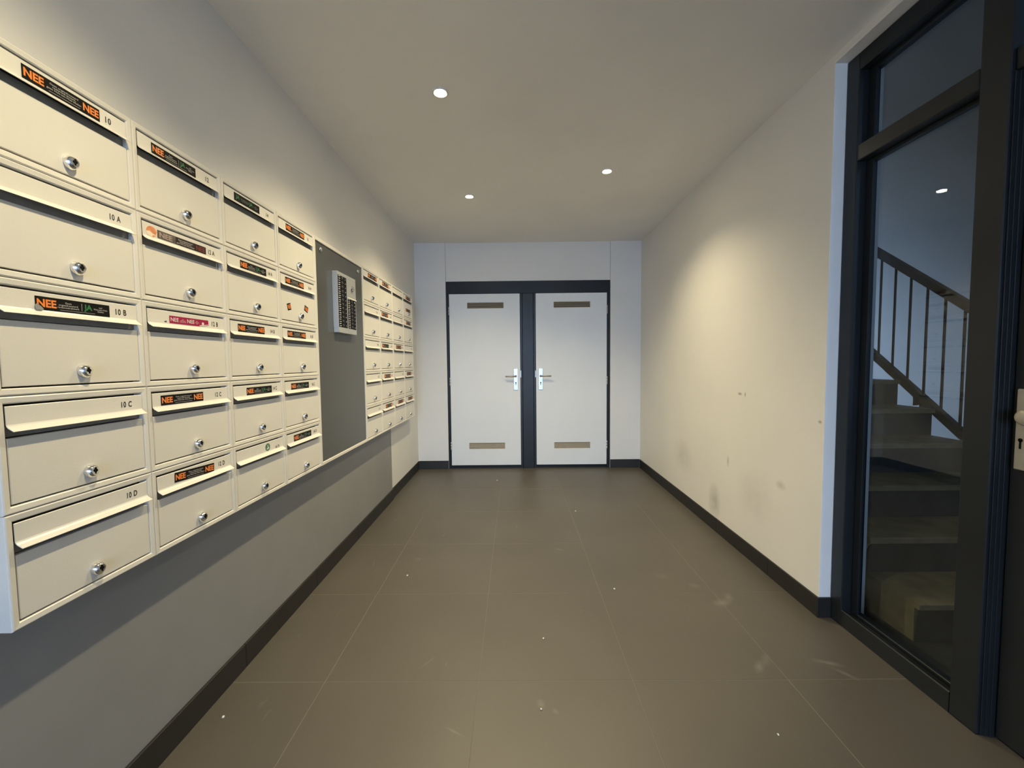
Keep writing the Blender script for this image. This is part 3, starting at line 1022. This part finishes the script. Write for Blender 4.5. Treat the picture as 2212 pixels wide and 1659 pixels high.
b = BOX['14D']
gd = put('sticker', MB().lathe([(0.0160, 0), (0.0160, 0.0004)], 'x', (0, 0, 0), 30).mesh('sticker', M_GREENL), b, (XS, 0.2107, HB - 0.0432))
gd['label'] = 'round green sticker with a white hand mark'
hand = [(-0.0085, -0.0045), (-0.0075, -0.0075), (-0.003, -0.0098), (0.0045, -0.0085), (0.0078, -0.0055), (0.0080, -0.0008), (0.0055, 0.0010), (0.0030, -0.0002), (0.0026, 0.0085),
        (0.0008, 0.0105), (-0.0012, 0.0090), (-0.0010, -0.0030), (-0.0035, -0.0050), (-0.0062, -0.0036)]
obj('print', poly_plate(hand, 0.0005, 0.0007), M_WHITE, gd)

b = BOX['16A']
for (yy, zz, ww, hh, ro) in ((0.0785, -0.1646, 0.031, 0.032, 14), (0.2362, -0.1558, 0.036, 0.029, -19)):
    so = put('sticker', sticker_plate(ww, hh, M_BLACK), b, (-0.0019, yy, HB + zz))
    so.rotation_euler = (rad(ro), 0, 0)
    so['label'] = 'small torn sticker piece with orange NEE'
    lettering('print', 'NEE', so, 0.001, 0.0, ww * 0.80, hh * 0.62, M_ORANGE, 0.0007, 0.035)

b = BOX['18B']
gh = put('sticker', sticker_plate(0.15, 0.028, M_CREAM), b, (XS, 0.150, HB - 0.043))
gh['label'] = 'pale outline of a removed sticker'
b = BOX['14']
lettering('number', '14', b, 0.150, HB - 0.098, 0.06, 0.016, M_CREAM, -0.0018, 0.0, 2).name = 'rubbed_mark'

# ---------------------------------------------------------------- grey plate with the intercom
PY0, PY1 = Y0 + 4 * W + 0.0006, Y2 - 0.0006
PZ0, PZ1 = ZT - 5 * HB, ZT
pn = thing('panel_cabinet', (XF, PY0, PZ0), 'tall dark grey plate in a thin cream frame between the mailbox banks', 'wall cabinet')
pw, ph = PY1 - PY0, PZ1 - PZ0
mb = MB()
mb.box(-DEP, -0.001, 0, 0.013, 0, ph, bev=0.001).box(-DEP, -0.001, pw - 0.010, pw, 0, ph, bev=0.001)
mb.box(-DEP, 0.0, 0.013, pw - 0.010, ph - 0.020, ph, bev=0.002).box(-DEP, 0.0, 0.013, pw - 0.010, 0, 0.018, bev=0.002)
obj('frame', mb, M_CREAM, pn)
obj('grey_plate', MB().box(-0.03, -0.006, 0.0135, pw - 0.0105, 0.020, ph - 0.025, bev=0.001), M_PLATE, pn)
for (yy, zz) in ((2.257 - PY0, 1.866 - PZ0), (2.786 - PY0, 1.864 - PZ0)):
    obj('screw', MB().lathe([(0.0125, 0.0), (0.0125, 0.004), (0.0100, 0.009), (0.0050, 0.0115), (0.001, 0.012)], 'x', (-0.006, yy, zz), 18), M_CHROME, pn)

ic = thing('intercom', (XF - 0.0055, 2.395, 1.425), 'silver intercom with two rows of black call buttons on the grey plate', 'intercom')
IW, IH, ID = 0.273, 0.358, 0.030
MW = IW / 2
mb = MB().box(0.0, ID - 0.004, 0.003, IW - 0.003, 0.003, IH - 0.003)
obj('back_box', mb, M_ALU, ic)
for k in range(2):
    a, b_ = k * MW + 0.0004, (k + 1) * MW - 0.0004
    mb = MB().box(0.0, ID, a, b_, 0.0, 0.032, bev=0.001).box(0.0, ID, a, b_, IH - 0.020, IH, bev=0.001)
    mb.box(0.0, ID, a, a + 0.005, 0.032, IH - 0.020).box(0.0, ID, b_ - 0.004, b_, 0.032, IH - 0.020)
    obj('module_frame', mb, M_ALU, ic)
    top = IH - 0.021 if k == 0 else IH - 0.142
    f = obj('black_face', MB().box(ID - 0.005, ID - 0.0015, a + 0.0055, b_ - 0.0045, 0.0325, top), M_BLACK, ic)
    nrow = 12 if k == 0 else 8
    step = (top - 0.0325) / nrow
    for r in range(nrow):
        zc = 0.0325 + step * (r + 0.5)
        obj('call_button', MB().lathe([(0.0090, 0.0), (0.0088, 0.003), (0.0065, 0.0048), (0.002, 0.0054)], 'x', (ID - 0.0015, a + 0.068, zc), 16), M_NAVYBTN, f)
        obj('name_slot', MB().box(ID - 0.0015, ID + 0.0022, a + 0.016, a + 0.034, zc + step * 0.24, zc + step * 0.40, bev=0.0008)
            .box(ID - 0.0015, ID + 0.0022, a + 0.019, a + 0.037, zc - step * 0.28, zc - step * 0.12, bev=0.0008), M_WHITE, f)
        obj('name_slot', MB().lathe([(0.0042, 0.0), (0.0036, 0.003), (0.001, 0.0042)], 'x', (ID - 0.0015, a + 0.110, zc), 12), M_CHROME, f)
a = MW
kp = obj('key_switch_plate', MB().box(ID - 0.006, ID, a + 0.0055, IW - 0.0045, IH - 0.126, IH - 0.0205, bev=0.001), M_ALU, ic)
kl = lambda: MB().lathe([(0.022, 0.0), (0.0215, 0.003), (0.016, 0.006), (0.014, 0.010), (0.008, 0.0125), (0.002, 0.0132)], 'x', (ID, a + 0.075, IH - 0.074), 24)
obj('lock_cylinder', kl(), M_CHROME, kp)
obj('white_lip', MB().extrude([(ID - 0.006, IH - 0.1265), (ID + 0.006, IH - 0.134), (ID + 0.006, IH - 0.141), (ID - 0.006, IH - 0.1415)], 'y', a + 0.0055, IW - 0.0045), M_RING, kp)

# ---------------------------------------------------------------- small litter on the floor


def floor_pt(px, py):
    d = fwd + (px - 1106) / F_PX * rt2 - (py - 829.5) / F_PX * up2
    t = -1.2395 / d.z
    return (d.x * t, d.y * t, 0.0)


crumbs = [(1243, 1104.5, 0.006, 'white crumb on the tiles a step in front of the right-hand door'),
          (1327, 1273, 0.006, 'white crumb on the middle of the tiled floor'),
          (1174, 1380, 0.005, 'white crumb on the tiles right of the centre joint'),
          (1169, 1533, 0.0045, 'white crumb on the nearest tile in the middle'),
          (482, 1550, 0.005, 'white crumb near the black plinth under the near mailboxes'),
          (880, 1244, 0.006, 'white crumb on the tiles beside the grey board'),
          (1681, 1588, 0.004, 'white crumb on the near tiles toward the glazed screen')]
random.seed(3)
for k, (px, py, s, lab) in enumerate(crumbs + [(1074, 1039, 0.011, 'small orange crumb on the floor in front of the twin doors')]):
    bm = bmesh.new()
    bmesh.ops.create_icosphere(bm, subdivisions=1, radius=s)
    for v in bm.verts:
        v.co *= random.uniform(0.75, 1.15)
        v.co.z = max(-0.45 * s, v.co.z * 0.7) + 0.45 * s
    mb = MB()
    mb.add_bm(bm)
    p = floor_pt(px, py)
    o = obj('crumb', mb, M_CRUMBO if k == len(crumbs) else M_CRUMB, None, (p[0], p[1], 0.0003))
    o['label'], o['category'], o['group'] = lab, 'litter', 'crumbs on the tiled floor'
